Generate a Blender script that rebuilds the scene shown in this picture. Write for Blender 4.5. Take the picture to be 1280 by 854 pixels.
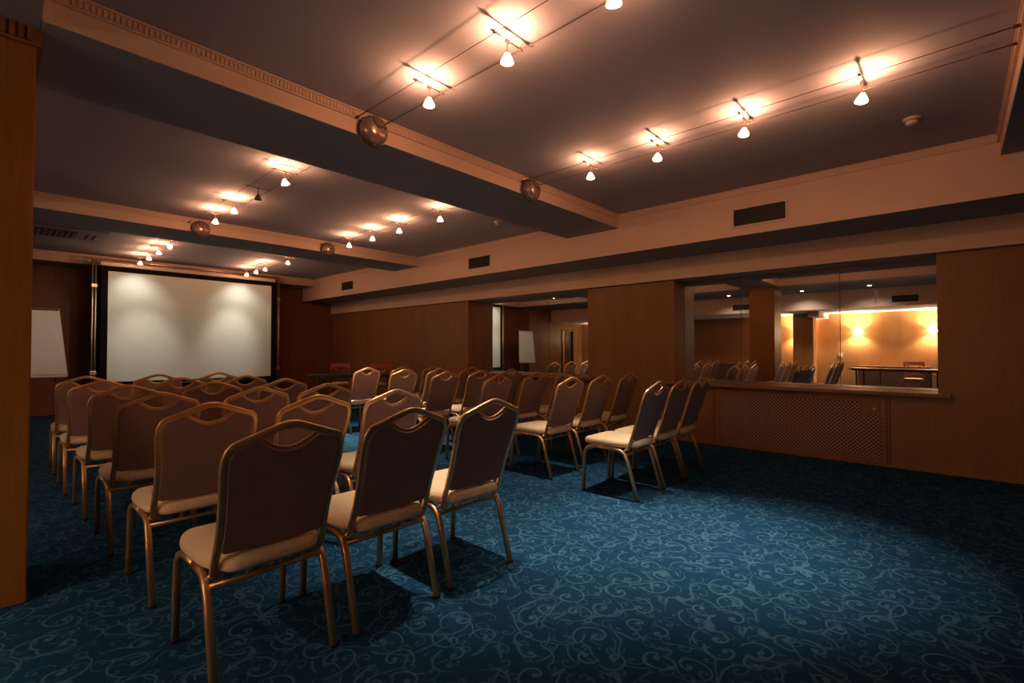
import bpy, bmesh, math, random
from mathutils import Vector, Matrix
random.seed(7)
PI = math.pi
for o in list(bpy.data.objects):
    bpy.data.objects.remove(o)
sc = bpy.context.scene
C = sc.collection

# ------------------------------------------------------------------ camera, world, exposure
cam_d = bpy.data.cameras.new('camera')
cam_d.sensor_width = 36.0
cam_d.lens = 604.4 / 1280 * 36.0
cam_d.clip_start = 0.05
cam = bpy.data.objects.new('camera', cam_d)
C.objects.link(cam)
cam.location = (0, 0, 1.2)
cam.rotation_euler = (math.radians(91.0), 0, math.radians(-47.5))
sc.camera = cam
world = bpy.data.worlds.new('world')
sc.world = world
world.use_nodes = True
world.node_tree.nodes['Background'].inputs[0].default_value = (0.02, 0.025, 0.04, 1)
world.node_tree.nodes['Background'].inputs[1].default_value = 0.3
sc.view_settings.view_transform = 'Standard'
sc.view_settings.look = 'None'
sc.view_settings.gamma = 1.0
sc.view_settings.use_curve_mapping = False
sc.view_settings.exposure = 0.12

# light levels (all of them lamps of the room)
SPOT_W = 165.0            # downward beam of one cable spotlight
SPILL_W = 12.5            # what escapes behind its dichroic reflector
LEAK_W = 9.5              # glow that leaves the glass sideways
LEAK_COL = (1.0, 0.42, 0.18)
SPOT_COL = (1.0, 0.87, 0.70)
SPILL_COL = (1.0, 0.52, 0.28)
SCONCE_W = 180.0
DOWN_W = 40.0

# room dimensions
XW = 6.283               # face of the mirror wall's piers
XM = 6.62                # mirrors in their recesses
YF = 12.25               # far wall
YN = -3.6                # wall behind the camera
ZC = 2.93                # ceiling
ZB = 2.754               # underside of the beams
XB, ZBB = 5.468, 2.426   # bulkhead with the air vents
XC_, ZCC = 6.22, 2.144   # lower bulkhead
XL = -3.92                # wall with the sconces
XLB, ZL = -1.82, 2.28     # bulkhead and low ceiling on the pillar side
YL = 11.7                # end wall of the pillar side


# ------------------------------------------------------------------ node helpers
class NT:
    def __init__(s, name):
        s.m = bpy.data.materials.new(name)
        s.m.use_nodes = True
        s.t = s.m.node_tree
        s.b = s.t.nodes['Principled BSDF']
    def n(s, kind, **kw):
        nd = s.t.nodes.new(kind)
        for k, v in kw.items():
            setattr(nd, k, v)
        return nd
    def l(s, a, b):
        s.t.links.new(a, b)
    def put(s, sock, v):
        if isinstance(v, bpy.types.NodeSocket):
            s.l(v, sock)
        else:
            sock.default_value = v
    def math(s, op, a, b=None, c=None, clamp=False):
        nd = s.n('ShaderNodeMath', operation=op)
        nd.use_clamp = clamp
        s.put(nd.inputs[0], a)
        if b is not None:
            s.put(nd.inputs[1], b)
        if c is not None:
            s.put(nd.inputs[2], c)
        return nd.outputs[0]
    def vmath(s, op, a, b=None):
        nd = s.n('ShaderNodeVectorMath', operation=op)
        s.put(nd.inputs[0], a)
        if b is not None:
            s.put(nd.inputs[1], b)
        return nd.outputs[1] if op in ('LENGTH', 'DOT_PRODUCT', 'DISTANCE') else nd.outputs[0]
    def smooth(s, v, a, b, lo=0.0, hi=1.0):
        nd = s.n('ShaderNodeMapRange', interpolation_type='SMOOTHSTEP')
        s.put(nd.inputs['Value'], v)
        nd.inputs['From Min'].default_value = a
        nd.inputs['From Max'].default_value = b
        nd.inputs['To Min'].default_value = lo
        nd.inputs['To Max'].default_value = hi
        return nd.outputs[0]
    def ramp(s, v, stops):
        nd = s.n('ShaderNodeValToRGB')
        s.put(nd.inputs[0], v)
        e = nd.color_ramp.elements
        while len(e) < len(stops):
            e.new(0.5)
        for el, (p, c) in zip(e, stops):
            el.position = p
            el.color = (*c, 1)
        return nd.outputs[0]
    def mix(s, f, a, b):
        nd = s.n('ShaderNodeMix', data_type='RGBA')
        s.put(nd.inputs[0], f)
        s.put(nd.inputs[6], a if isinstance(a, bpy.types.NodeSocket) else (*a, 1))
        s.put(nd.inputs[7], b if isinstance(b, bpy.types.NodeSocket) else (*b, 1))
        return nd.outputs[2]
    def noise(s, vec, scale, detail=3.0, rough=0.5):
        nd = s.n('ShaderNodeTexNoise')
        s.put(nd.inputs['Vector'], vec)
        nd.inputs['Scale'].default_value = scale
        nd.inputs['Detail'].default_value = detail
        nd.inputs['Roughness'].default_value = rough
        return nd.outputs[0]
    def bump(s, h, strength, dist=0.01):
        nd = s.n('ShaderNodeBump')
        nd.inputs['Strength'].default_value = strength
        nd.inputs['Distance'].default_value = dist
        s.put(nd.inputs['Height'], h)
        s.l(nd.outputs[0], s.b.inputs['Normal'])
    def coord(s, obj=True):
        nd = s.n('ShaderNodeTexCoord')
        return nd.outputs['Object'] if obj else nd.outputs['Generated']
    def pos(s):
        return s.n('ShaderNodeNewGeometry').outputs['Position']
    def scale(s, vec, sc_):
        nd = s.n('ShaderNodeMapping')
        s.put(nd.inputs['Vector'], vec)
        nd.inputs['Scale'].default_value = sc_
        return nd.outputs[0]
    def set(s, col=None, rough=None, metal=None, **kw):
        if col is not None:
            s.put(s.b.inputs['Base Color'], col if isinstance(col, bpy.types.NodeSocket) else (*col, 1))
        if rough is not None:
            s.put(s.b.inputs['Roughness'], rough)
        if metal is not None:
            s.b.inputs['Metallic'].default_value = metal
        for k, v in kw.items():
            s.put(s.b.inputs[k], v)
        return s.m


def plain(name, col, rough=0.5, metal=0.0, var=0.08, vs=9.0, spec=None):
    t = NT(name)
    f = t.noise(t.coord(), vs, 3)
    c0 = tuple(x * (1 - var) for x in col)
    c1 = tuple(min(1, x * (1 + var)) for x in col)
    c = t.mix(f, c0, c1)
    m = t.set(c, rough, metal)
    if spec is not None:
        t.b.inputs['Specular IOR Level'].default_value = spec
    return m


def glow(name, col, strength):
    t = NT(name)
    f = t.noise(t.coord(), 30, 1)
    c = t.mix(f, col, tuple(min(1, x * 1.05) for x in col))
    t.set(c, 0.3)
    t.l(c, t.b.inputs['Emission Color'])
    t.b.inputs['Emission Strength'].default_value = strength
    return t.m


def veneer(name, dark, light, rough=0.42, seam=0.0):
    t = NT(name)
    p = t.pos()
    fine = t.noise(t.scale(p, (26, 26, 1.1)), 3.0, 6, 0.62)
    broad = t.noise(t.scale(p, (3.2, 3.2, 0.35)), 1.3, 3, 0.5)
    f = t.math('ADD', t.math('MULTIPLY', fine, 0.6), t.math('MULTIPLY', broad, 0.4))
    c = t.ramp(f, [(0.34, dark), (0.66, light)])
    t.set(c, t.math('ADD', t.math('MULTIPLY', fine, 0.12), rough - 0.06))
    t.b.inputs['Specular IOR Level'].default_value = 0.3
    t.bump(fine, 0.05, 0.002)
    return t.m


def fabric(name, a, b, scale=260, rough=0.92, sheen=0.15):
    t = NT(name)
    v = t.coord()
    w = t.noise(v, scale, 2, 0.6)
    big = t.noise(v, 7, 3)
    f = t.math('ADD', t.math('MULTIPLY', w, 0.7), t.math('MULTIPLY', big, 0.3))
    c = t.ramp(f, [(0.35, a), (0.65, b)])
    t.set(c, rough)
    t.b.inputs['Sheen Weight'].default_value = sheen
    t.b.inputs['Specular IOR Level'].default_value = 0.045
    t.bump(w, 0.25, 0.001)
    return t.m


def paint(name, col, rough=0.75):
    t = NT(name)
    p = t.pos()
    n1 = t.noise(p, 60, 3, 0.6)
    n2 = t.noise(p, 0.9, 2)
    c = t.mix(n2, tuple(x * 0.93 for x in col), tuple(min(1, x * 1.05) for x in col))
    t.set(c, rough)
    t.b.inputs['Specular IOR Level'].default_value = 0.2
    t.bump(n1, 0.06, 0.002)
    return t.m


def carpet():
    """dark teal-blue woven carpet with a paler all-over pattern of scrolls"""
    t = NT('scroll_carpet')
    p = t.pos()
    warp = t.n('ShaderNodeTexNoise')
    t.l(p, warp.inputs['Vector'])
    warp.inputs['Scale'].default_value = 3.0
    warp.inputs['Detail'].default_value = 1.0
    off = t.vmath('SUBTRACT', warp.outputs['Color'], (0.5, 0.5, 0.5))
    off = t.vmath('MULTIPLY', off, (0.09, 0.09, 0.0))
    pw = t.vmath('ADD', p, off)
    flat = t.vmath('MULTIPLY', pw, (1, 1, 0))

    def scrolls(scale, seed, turns, r_out, width):
        v = t.vmath('ADD', flat, (seed, seed * 1.7, 0))
        vo = t.n('ShaderNodeTexVoronoi', voronoi_dimensions='2D', feature='F1')
        t.l(v, vo.inputs['Vector'])
        vo.inputs['Scale'].default_value = scale
        vo.inputs['Randomness'].default_value = 0.72
        d = t.vmath('SUBTRACT', v, vo.outputs['Position'])
        sep = t.n('ShaderNodeSeparateXYZ')
        t.l(d, sep.inputs[0])
        cs = t.n('ShaderNodeSeparateColor')
        t.l(vo.outputs['Color'], cs.inputs[0])
        hand = t.math('SUBTRACT', t.math('MULTIPLY', t.math('GREATER_THAN', cs.outputs[0], 0.5), 2.0), 1.0)
        a = t.math('ARCTAN2', sep.outputs[1], sep.outputs[0])
        a = t.math('MULTIPLY', a, hand)
        a = t.math('DIVIDE', a, 2 * PI)
        r = t.math('MULTIPLY', t.vmath('LENGTH', d), scale)      # about 0 .. 0.7 in the cell
        ph = t.math('ADD', t.math('ADD', a, cs.outputs[1]), t.math('MULTIPLY', t.math('POWER', r, 0.8), turns))
        fr = t.math('ABSOLUTE', t.math('SUBTRACT', t.math('FRACT', ph), 0.5))
        # line thins towards the outside, gets a bud at the centre
        wd = t.math('MULTIPLY', t.smooth(r, 0.0, r_out, 1.5, 0.75), width)
        line = t.math('SUBTRACT', 1.0, t.math('DIVIDE', fr, wd), clamp=True)
        line = t.smooth(line, 0.0, 0.45)
        inside = t.smooth(r, r_out * 0.95, r_out, 1.0, 0.0)
        bud = t.smooth(r, 0.05, 0.085, 1.0, 0.0)
        return t.math('MAXIMUM', t.math('MULTIPLY', line, inside), bud), vo

    s1, _ = scrolls(5.8, 0.0, 2.2, 0.58, 0.074)
    s2, _ = scrolls(10.0, 4.3, 1.8, 0.50, 0.088)
    # curving stems that link the scrolls, broken up so they read as tendrils
    wn = t.n('ShaderNodeTexNoise')
    t.l(p, wn.inputs['Vector'])
    wn.inputs['Scale'].default_value = 5.5
    wn.inputs['Detail'].default_value = 0.5
    wo = t.vmath('MULTIPLY', t.vmath('SUBTRACT', wn.outputs['Color'], (0.5, 0.5, 0.5)), (0.26, 0.26, 0.0))
    ve = t.n('ShaderNodeTexVoronoi', voronoi_dimensions='2D', feature='DISTANCE_TO_EDGE')
    t.l(t.vmath('ADD', t.vmath('MULTIPLY', t.vmath('ADD', p, wo), (1, 1, 0)), (3.3, 1.1, 0)), ve.inputs['Vector'])
    ve.inputs['Scale'].default_value = 5.2
    s3 = t.smooth(ve.outputs['Distance'], 0.022, 0.042, 1.0, 0.0)
    brk = t.smooth(t.noise(p, 6.0, 1), 0.42, 0.52)
    s3 = t.math('MULTIPLY', s3, brk)
    # small leaves
    leaf = t.n('ShaderNodeTexVoronoi', voronoi_dimensions='2D', feature='F1')
    t.l(t.vmath('MULTIPLY', t.vmath('ADD', t.vmath('ADD', p, wo), (9.1, 2.2, 0)), (1.0, 0.55, 0)), leaf.inputs['Vector'])
    leaf.inputs['Scale'].default_value = 10
    lf = t.smooth(leaf.outputs['Distance'], 0.05, 0.10, 0.7, 0.0)
    pat = t.math('MAXIMUM', t.math('MAXIMUM', s1, t.math('MULTIPLY', s2, 0.6)), t.math('MAXIMUM', t.math('MULTIPLY', s3, 0.85), lf))
    pile = t.noise(p, 420, 2, 0.7)
    pile2 = t.noise(p, 90, 3, 0.6)
    base = t.mix(pile2, CARPET_A, CARPET_B)
    fig = t.mix(pile2, CARPET_C, CARPET_D)
    m = t.math('MULTIPLY', pat, t.math('ADD', t.math('MULTIPLY', pile, 0.5), 0.62), clamp=True)
    c = t.mix(m, base, fig)
    t.set(c, 0.95)
    t.b.inputs['Specular IOR Level'].default_value = 0.04
    t.b.inputs['Sheen Weight'].default_value = 0.0
    t.bump(t.math('ADD', pile, t.math('MULTIPLY', pat, 0.5)), 0.35, 0.003)
    return t.m


CARPET_A = (0.006, 0.029, 0.069)
CARPET_B = (0.010, 0.051, 0.110)
CARPET_C = (0.040, 0.106, 0.178)
CARPET_D = (0.058, 0.148, 0.236)

M = {
    'carpet': carpet(),
    'ceil': paint('blue_grey_ceiling_paint', (0.38, 0.35, 0.42)),
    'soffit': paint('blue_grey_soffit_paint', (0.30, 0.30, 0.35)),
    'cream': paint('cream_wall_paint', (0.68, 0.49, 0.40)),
    'white_ceil': paint('white_ceiling_paint', (0.74, 0.68, 0.60)),
    'veneer': veneer('orange_brown_veneer', (0.20, 0.086, 0.028), (0.28, 0.130, 0.046)),
    'veneer_light': veneer('light_honey_veneer', (0.32, 0.135, 0.042), (0.43, 0.190, 0.065)),
    'veneer_pillar': veneer('amber_veneer', (0.22, 0.082, 0.016), (0.30, 0.118, 0.025)),
    'lattice': plain('matte_lattice_board', (0.34, 0.180, 0.105), 0.6),
    'cherry': veneer('dark_cherry_veneer', (0.16, 0.050, 0.020), (0.26, 0.085, 0.032)),
    'gold': plain('brushed_gold_metal', (0.76, 0.44, 0.20), 0.36, 0.78, 0.06, 40),
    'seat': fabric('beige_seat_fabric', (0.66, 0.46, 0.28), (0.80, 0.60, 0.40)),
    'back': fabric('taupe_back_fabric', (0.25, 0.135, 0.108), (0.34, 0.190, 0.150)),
    'blackplastic': plain('black_plastic', (0.02, 0.02, 0.022), 0.5),
    'blackcloth': fabric('black_masking_cloth', (0.008, 0.006, 0.006), (0.014, 0.010, 0.010), 120, 0.95, 0.0),
    'screen': fabric('matte_white_screen', (0.68, 0.76, 0.72), (0.74, 0.82, 0.78), 200, 0.85, 0.0),
    'chrome': plain('polished_chrome_tube', (0.86, 0.66, 0.55), 0.33, 0.9, 0.04),
    'mirror': plain('mirror_glass', (0.86, 0.86, 0.84), 0.0, 1.0, 0.0),
    'wire': plain('dark_cable', (0.10, 0.055, 0.035), 0.45, 0.6),
    'lampmetal': plain('lamp_metal', (0.30, 0.22, 0.18), 0.3, 0.9),
    'dome': plain('champagne_plastic', (0.36, 0.24, 0.20), 0.24, 0.55, 0.05),
    'lens': glow('lit_lamp_lens', (1.0, 0.86, 0.60), 45.0),
    'cup': glow('lit_dichroic_glass', (1.0, 0.66, 0.34), 9.0),
    'cup_off': plain('unlit_reflector_glass', (0.16, 0.12, 0.11), 0.25, 0.7),
    'sconceglass': glow('lit_frosted_glass', (1.0, 0.80, 0.52), 38.0),
    'downglass': glow('lit_downlight', (1.0, 0.86, 0.62), 26.0),
    'paper': plain('white_paper', (0.74, 0.72, 0.70), 0.8, 0.0, 0.03),
    'red': plain('red_stained_wood', (0.36, 0.040, 0.020), 0.35, 0.0, 0.15, 20),
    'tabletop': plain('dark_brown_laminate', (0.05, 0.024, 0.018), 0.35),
    'tabletop_lit': plain('lit_laminate', (0.16, 0.075, 0.045), 0.35),  # lighter copy of the laminate, with lamp light put into its colour
    'vent': plain('black_vent_metal', (0.02, 0.02, 0.024), 0.4, 0.4),
    'ventframe': plain('cream_vent_frame', (0.60, 0.46, 0.36), 0.5),
    'hollow_shade': plain('painted_hollow_shade', (0.010, 0.007, 0.006), 0.9),  # near-black colour stands for the shade in hollows behind grilles and slots
    'offwhite': plain('off_white_plastic', (0.62, 0.52, 0.46), 0.4),
    'acgrey': plain('grey_air_conditioner_plastic', (0.30, 0.27, 0.31), 0.5),
    'darkframe': plain('dark_door_frame_wood', (0.05, 0.020, 0.010), 0.4),
    'casing': plain('cream_screen_casing', (0.62, 0.50, 0.44), 0.45),
}


M['cup'].node_tree.nodes['Principled BSDF'].inputs['Alpha'].default_value = 0.35   # thin dichroic glass lets light out at the back


# ------------------------------------------------------------------ mesh helpers
def bx(bm, x0, x1, y0, y1, z0, z1, bevel=0.0, seg=2):
    r = bmesh.ops.create_cube(bm, size=1.0)
    vs = r['verts']
    for v in vs:
        v.co = Vector(((x0 + x1) / 2 + v.co.x * (x1 - x0), (y0 + y1) / 2 + v.co.y * (y1 - y0), (z0 + z1) / 2 + v.co.z * (z1 - z0)))
    if bevel:
        es = list({e for v in vs for e in v.link_edges})
        bmesh.ops.bevel(bm, geom=es, offset=bevel, segments=seg, affect='EDGES', profile=0.5)


def section(kind, a, b, n=8):
    """cross-section points: 'round' radius a,b or 'rect' rounded rectangle a x b"""
    if kind == 'round':
        return [(a * math.cos(2 * PI * i / n), b * math.sin(2 * PI * i / n)) for i in range(n)]
    r = min(a, b) * 0.30
    pts = []
    for cx, cy, a0 in ((a / 2 - r, b / 2 - r, 0), (-a / 2 + r, b / 2 - r, PI / 2), (-a / 2 + r, -b / 2 + r, PI), (a / 2 - r, -b / 2 + r, 1.5 * PI)):
        for k in range(3):
            t = a0 + k * PI / 4
            pts.append((cx + r * math.cos(t), cy + r * math.sin(t)))
    return pts


def sweep(bm, path, sec, up=(0, 0, 1), closed=False, cap=True, smooth=True):
    path = [Vector(p) for p in path]
    n = len(path)
    rings = []
    up = Vector(up)
    for i, p in enumerate(path):
        if closed:
            d = path[(i + 1) % n] - path[i - 1]
        else:
            d = path[min(i + 1, n - 1)] - path[max(i - 1, 0)]
        d.normalize()
        s = up.cross(d)
        if s.length < 1e-4:
            s = Vector((1, 0, 0)).cross(d)
            if s.length < 1e-4:
                s = Vector((0, 1, 0)).cross(d)
        s.normalize()
        u = d.cross(s).normalized()
        rings.append([bm.verts.new(p + s * a + u * b) for a, b in sec])
    m = len(sec)
    pairs = n if closed else n - 1
    for i in range(pairs):
        r0, r1 = rings[i], rings[(i + 1) % n]
        for k in range(m):
            f = bm.faces.new((r0[k], r0[(k + 1) % m], r1[(k + 1) % m], r1[k]))
            f.smooth = smooth
    if cap and not closed:
        bm.faces.new(list(reversed(rings[0])))
        bm.faces.new(rings[-1])


def round_path(pts, r, n=5):
    """polyline with its inner corners rounded by radius r (a number or list)"""
    pts = [Vector(p) for p in pts]
    out = [pts[0]]
    for i in range(1, len(pts) - 1):
        rr = r[i - 1] if isinstance(r, (list, tuple)) else r
        a, b, c = pts[i - 1], pts[i], pts[i + 1]
        ra = min(rr, (a - b).length * 0.49)
        rc = min(rr, (c - b).length * 0.49)
        p0 = b + (a - b).normalized() * ra
        p2 = b + (c - b).normalized() * rc
        for k in range(n + 1):
            t = k / n
            out.append(p0 * (1 - t) ** 2 + b * 2 * t * (1 - t) + p2 * t * t)
    out.append(pts[-1])
    return out


def lathe(bm, prof, n=24, cx=0, cy=0, axis='z', org=(0, 0, 0), smooth=True):
    rings = []
    for r, z in prof:
        if r < 1e-6:
            rings.append([(0.0, 0.0, z)])
        else:
            rings.append([(r * math.cos(2 * PI * k / n), r * math.sin(2 * PI * k / n), z) for k in range(n)])
    def cv(p):
        x, y, z = p
        if axis == '-y':
            x, y, z = x, -z, y
        elif axis == 'x':
            x, y, z = z, x, y
        elif axis == '-x':
            x, y, z = -z, -x, y
        return bm.verts.new((x + cx + org[0], y + cy + org[1], z + org[2]))
    vr = [[cv(p) for p in r] for r in rings]
    for a, b in zip(vr, vr[1:]):
        for k in range(n):
            q = [a[k % len(a)], a[(k + 1) % len(a)], b[(k + 1) % len(b)], b[k % len(b)]]
            u = []
            for v in q:
                if v not in u:
                    u.append(v)
            if len(u) >= 3:
                f = bm.faces.new(u)
                f.smooth = smooth


def layers(bm, rings, cap0=True, cap1=True, smooth=True):
    vr = [[bm.verts.new(p) for p in r] for r in rings]
    n = len(vr[0])
    for a, b in zip(vr, vr[1:]):
        for k in range(n):
            f = bm.faces.new((a[k], a[(k + 1) % n], b[(k + 1) % n], b[k]))
            f.smooth = smooth
    if cap0:
        f = bm.faces.new(list(reversed(vr[0])))
        f.smooth = smooth
    if cap1:
        f = bm.faces.new(vr[-1])
        f.smooth = smooth


def obj(name, bm, mat, parent=None, mats=None, split=None):
    bmesh.ops.recalc_face_normals(bm, faces=bm.faces[:])
    me = bpy.data.meshes.new(name)
    if split:
        bm.normal_update()
        for f in bm.faces:
            f.material_index = 1 if split(f) else 0
    bm.to_mesh(me)
    bm.free()
    for m in (mats or [mat]):
        me.materials.append(m)
    o = bpy.data.objects.new(name, me)
    C.objects.link(o)
    if parent:
        o.parent = parent
    return o


def new():
    return bmesh.new()


def thing(name, label, cat, loc=(0, 0, 0), rotz=0.0, group=None):
    o = bpy.data.objects.new(name, None)
    o.empty_display_size = 0.1
    C.objects.link(o)
    o.location = loc
    o.rotation_euler = (0, 0, rotz)
    o['label'] = label
    o['category'] = cat
    if group:
        o['group'] = group
    return o


def tag(o, label, cat, group=None):
    o['label'] = label
    o['category'] = cat
    if group:
        o['group'] = group
    return o


def struct(o):
    o['kind'] = 'structure'
    return o


def dup(root, loc, rotz, label, group=None):
    r = root.copy()
    C.objects.link(r)
    r.location = loc
    r.rotation_euler = (0, 0, rotz)
    r['label'] = label
    if group:
        r['group'] = group
    for ch in list(root.children):
        c = ch.copy()
        C.objects.link(c)
        c.parent = r
        for g in ch.children:
            d = g.copy()
            C.objects.link(d)
            d.parent = c
    return r


def light(name, kind, energy, col, parent, loc, direction=None, size=60, blend=0.6, radius=0.02):
    d = bpy.data.lights.new(name, kind)
    d.energy = energy
    d.color = col
    d.shadow_soft_size = radius
    if kind == 'SPOT':
        d.spot_size = math.radians(size)
        d.spot_blend = blend
    o = bpy.data.objects.new(name, d)
    C.objects.link(o)
    if parent:
        o.parent = parent
    o.location = loc
    if direction is not None:
        o.rotation_euler = Vector(direction).to_track_quat('-Z', 'Y').to_euler()
    return o


# ------------------------------------------------------------------ floor, ceiling and walls
bm = new(); bx(bm, XL - 0.2, XM + 0.25, YN - 0.2, YF + 2.2, -0.1, 0.0)
struct(obj('floor', bm, M['carpet']))
bm = new(); bx(bm, XLB, XM + 0.25, YN - 0.2, YF + 0.2, ZC, ZC + 0.1)
struct(obj('ceiling', bm, M['ceil']))

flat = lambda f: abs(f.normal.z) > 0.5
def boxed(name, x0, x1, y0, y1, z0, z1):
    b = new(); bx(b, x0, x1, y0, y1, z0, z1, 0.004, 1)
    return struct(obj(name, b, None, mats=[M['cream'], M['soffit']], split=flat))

XLI = 0.163              # inner face of the longitudinal beam over the pillars
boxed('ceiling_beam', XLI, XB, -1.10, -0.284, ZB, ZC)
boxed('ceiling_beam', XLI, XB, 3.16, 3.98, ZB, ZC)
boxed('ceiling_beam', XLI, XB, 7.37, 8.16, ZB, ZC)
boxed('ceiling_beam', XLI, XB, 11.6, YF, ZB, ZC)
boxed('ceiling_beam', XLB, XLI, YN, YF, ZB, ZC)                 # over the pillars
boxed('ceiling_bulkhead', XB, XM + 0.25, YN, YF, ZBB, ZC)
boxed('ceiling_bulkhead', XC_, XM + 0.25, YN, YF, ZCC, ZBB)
b = new(); bx(b, XLB - 0.12, XLB, YN, YL, ZL, ZC)               # bulkhead with vents, pillar side
struct(obj('ceiling_bulkhead', b, None, mats=[M['cream'], M['cream']], split=flat))
b = new(); bx(b, XL - 0.2, XLB - 0.12, YN, YF, ZL, ZL + 0.1)
struct(obj('ceiling_lower', b, M['white_ceil']))

# mirror wall: parapet and piers in one body
MIR = [(0.126, 2.789), (4.17, 6.905)]
bm = new()
bx(bm, XW, XM + 0.25, YN, YF, 0.0, 0.735)
for y0, y1 in ((YN, MIR[0][0]), (MIR[0][1], MIR[1][0]), (MIR[1][1], YF)):
    bx(bm, XW, XM + 0.25, y0, y1, 0.735, ZCC)
for y0, y1 in MIR:
    bx(bm, XM + 0.012, XM + 0.25, y0, y1, 0.735, ZCC)
struct(obj('wall_right', bm, M['veneer']))
bm = new(); bx(bm, -0.49, XM + 0.25, YF, YF + 0.15, 0, ZC)
struct(obj('wall_far', bm, M['cherry']))
bm = new(); bx(bm, XL - 0.2, XM + 0.25, YN - 0.15, YN, 0, ZC)
struct(obj('wall_near', bm, M['veneer']))
bm = new(); bx(bm, XL - 0.15, XL, YN, YF + 2.0, 0, ZC)
struct(obj('wall_left', bm, M['veneer_light']))
# end wall of the pillar side, with a doorway
DX0, DX1, DZ = -3.25, -2.55, 1.97
bm = new()
bx(bm, DX1, -0.49, YL, YL + 0.12, 0, ZC)
bx(bm, XL, DX0, YL, YL + 0.12, 0, ZC)
bx(bm, DX0, DX1, YL, YL + 0.12, DZ, ZC)
bx(bm, -0.61, -0.49, YL + 0.12, YF + 0.15, 0, ZC)
struct(obj('wall_back_left', bm, M['veneer']))
bm = new()
bx(bm, DX0 - 0.06, DX0 + 0.02, YL - 0.03, YL + 0.14, 0, DZ + 0.06)
bx(bm, DX1 - 0.02, DX1 + 0.06, YL - 0.03, YL + 0.14, 0, DZ + 0.06)
bx(bm, DX0 + 0.02, DX1 - 0.02, YL - 0.03, YL + 0.14, DZ - 0.02, DZ + 0.06)
d1 = struct(obj('door_1', bm, M['darkframe']))
bm = new(); bx(bm, DX0 + 0.03, DX1 - 0.26, YL + 0.04, YL + 0.08, 0.01, DZ - 0.03, 0.003, 1)
obj('door_leaf', bm, M['darkframe'], d1)
bm = new(); bx(bm, XL, -0.61, YL + 2.2, YL + 2.3, 0, ZC); bx(bm, XL, -0.61, YL + 0.12, YL + 2.3, ZC - 0.3, ZC - 0.2)
struct(obj('wall_corridor', bm, M['veneer']))

# pillars under the longitudinal beam
for y0, y1 in ((3.26, 3.84), (7.45, 8.05)):
    bm = new(); bx(bm, -0.48, 0.152, y0, y1, 0, ZB - 0.08, 0.006, 1)
    struct(obj('wall_pillar', bm, M['veneer_pillar']))
bm = new(); bx(bm, -3.65, -3.22, 3.07, 3.60, 0, ZL, 0.005, 1)
struct(obj('wall_pillar', bm, M['veneer_light']))
bm = new(); bx(bm, XL, -2.5, 2.80, 3.07, 2.14, ZL, 0.004, 1)
struct(obj('ceiling_beam', bm, M['cream']))

# cornices: a flat band with a fluted strip
def cornice(name, axis, at, out, a0, a1, ztop, h=0.062, flute=True, mat='cream'):
    """axis 'x': runs along X at Y=at; out = direction it sticks out (+1/-1)"""
    b = new()
    def add(u0, u1, d0, d1, z0, z1):
        lo, hi = sorted((at + out * d0, at + out * d1))
        if axis == 'x':
            bx(b, u0, u1, lo, hi, z0, z1)
        else:
            bx(b, lo, hi, u0, u1, z0, z1)
    add(a0, a1, -0.003, 0.012, ztop - h, ztop)
    add(a0, a1, 0.0, 0.022, ztop - 0.010, ztop)
    add(a0, a1, 0.0, 0.018, ztop - h - 0.006, ztop - h + 0.003)
    if flute:
        n = int((a1 - a0) / 0.024)
        for i in range(n):
            u = a0 + (i + 0.5) * (a1 - a0) / n
            add(u - 0.0065, u + 0.0065, 0.010, 0.0175, ztop - h + 0.008, ztop - 0.014)
    return struct(obj(name, b, M[mat]))
cornice('trim_1', 'x', 3.16, -1, XLI, XB, ZC)
cornice('trim_2', 'x', 7.37, -1, XLI, XB, ZC)
cornice('trim_3', 'x', 11.6, -1, XLI, XB, ZC, flute=False)
cornice('trim_4', 'y', XB, -1, -0.284, 3.16, ZC)
cornice('trim_5', 'y', XB, -1, 3.98, 7.37, ZC, flute=False)
cornice('trim_6', 'y', XB, -1, 8.16, 11.6, ZC, flute=False)
cornice('trim_7', 'x', -0.284, 1, XLI, XB, ZC, flute=False)
# fluted capital band of the pillars
for i, (y0, y1) in enumerate(((3.26, 3.84), (7.45, 8.05))):
    b = new()
    bx(b, -0.492, 0.164, y0 - 0.012, y1 + 0.012, ZB - 0.085, ZB)
    bx(b, -0.502, 0.174, y0 - 0.022, y1 + 0.022, ZB - 0.092, ZB - 0.080)
    k = -0.48
    while k < 0.15:
        bx(b, k, k + 0.016, y0 - 0.021, y0 - 0.010, ZB - 0.074, ZB - 0.008)
        k += 0.03
    k = y0
    while k < y1 - 0.01:
        bx(b, 0.160, 0.172, k, k + 0.016, ZB - 0.074, ZB - 0.008)
        k += 0.03
    struct(obj('trim_%d' % (8 + i), b, M['veneer']))
# vertical cover strips between the veneer sheets of the mirror wall
b = new()
for y in (0.50, 2.27, 8.7, 10.5):
    bx(b, XW - 0.002, XW + 0.01, y - 0.004, y + 0.004, 0.0, 0.73 if y < 3 else ZCC)
struct(obj('trim_10', b, M['darkframe']))
b = new()
bx(b, XW - 0.012, XW, YN, YF, 0, 0.02)
struct(obj('baseboard_right', b, M['veneer']))

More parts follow.
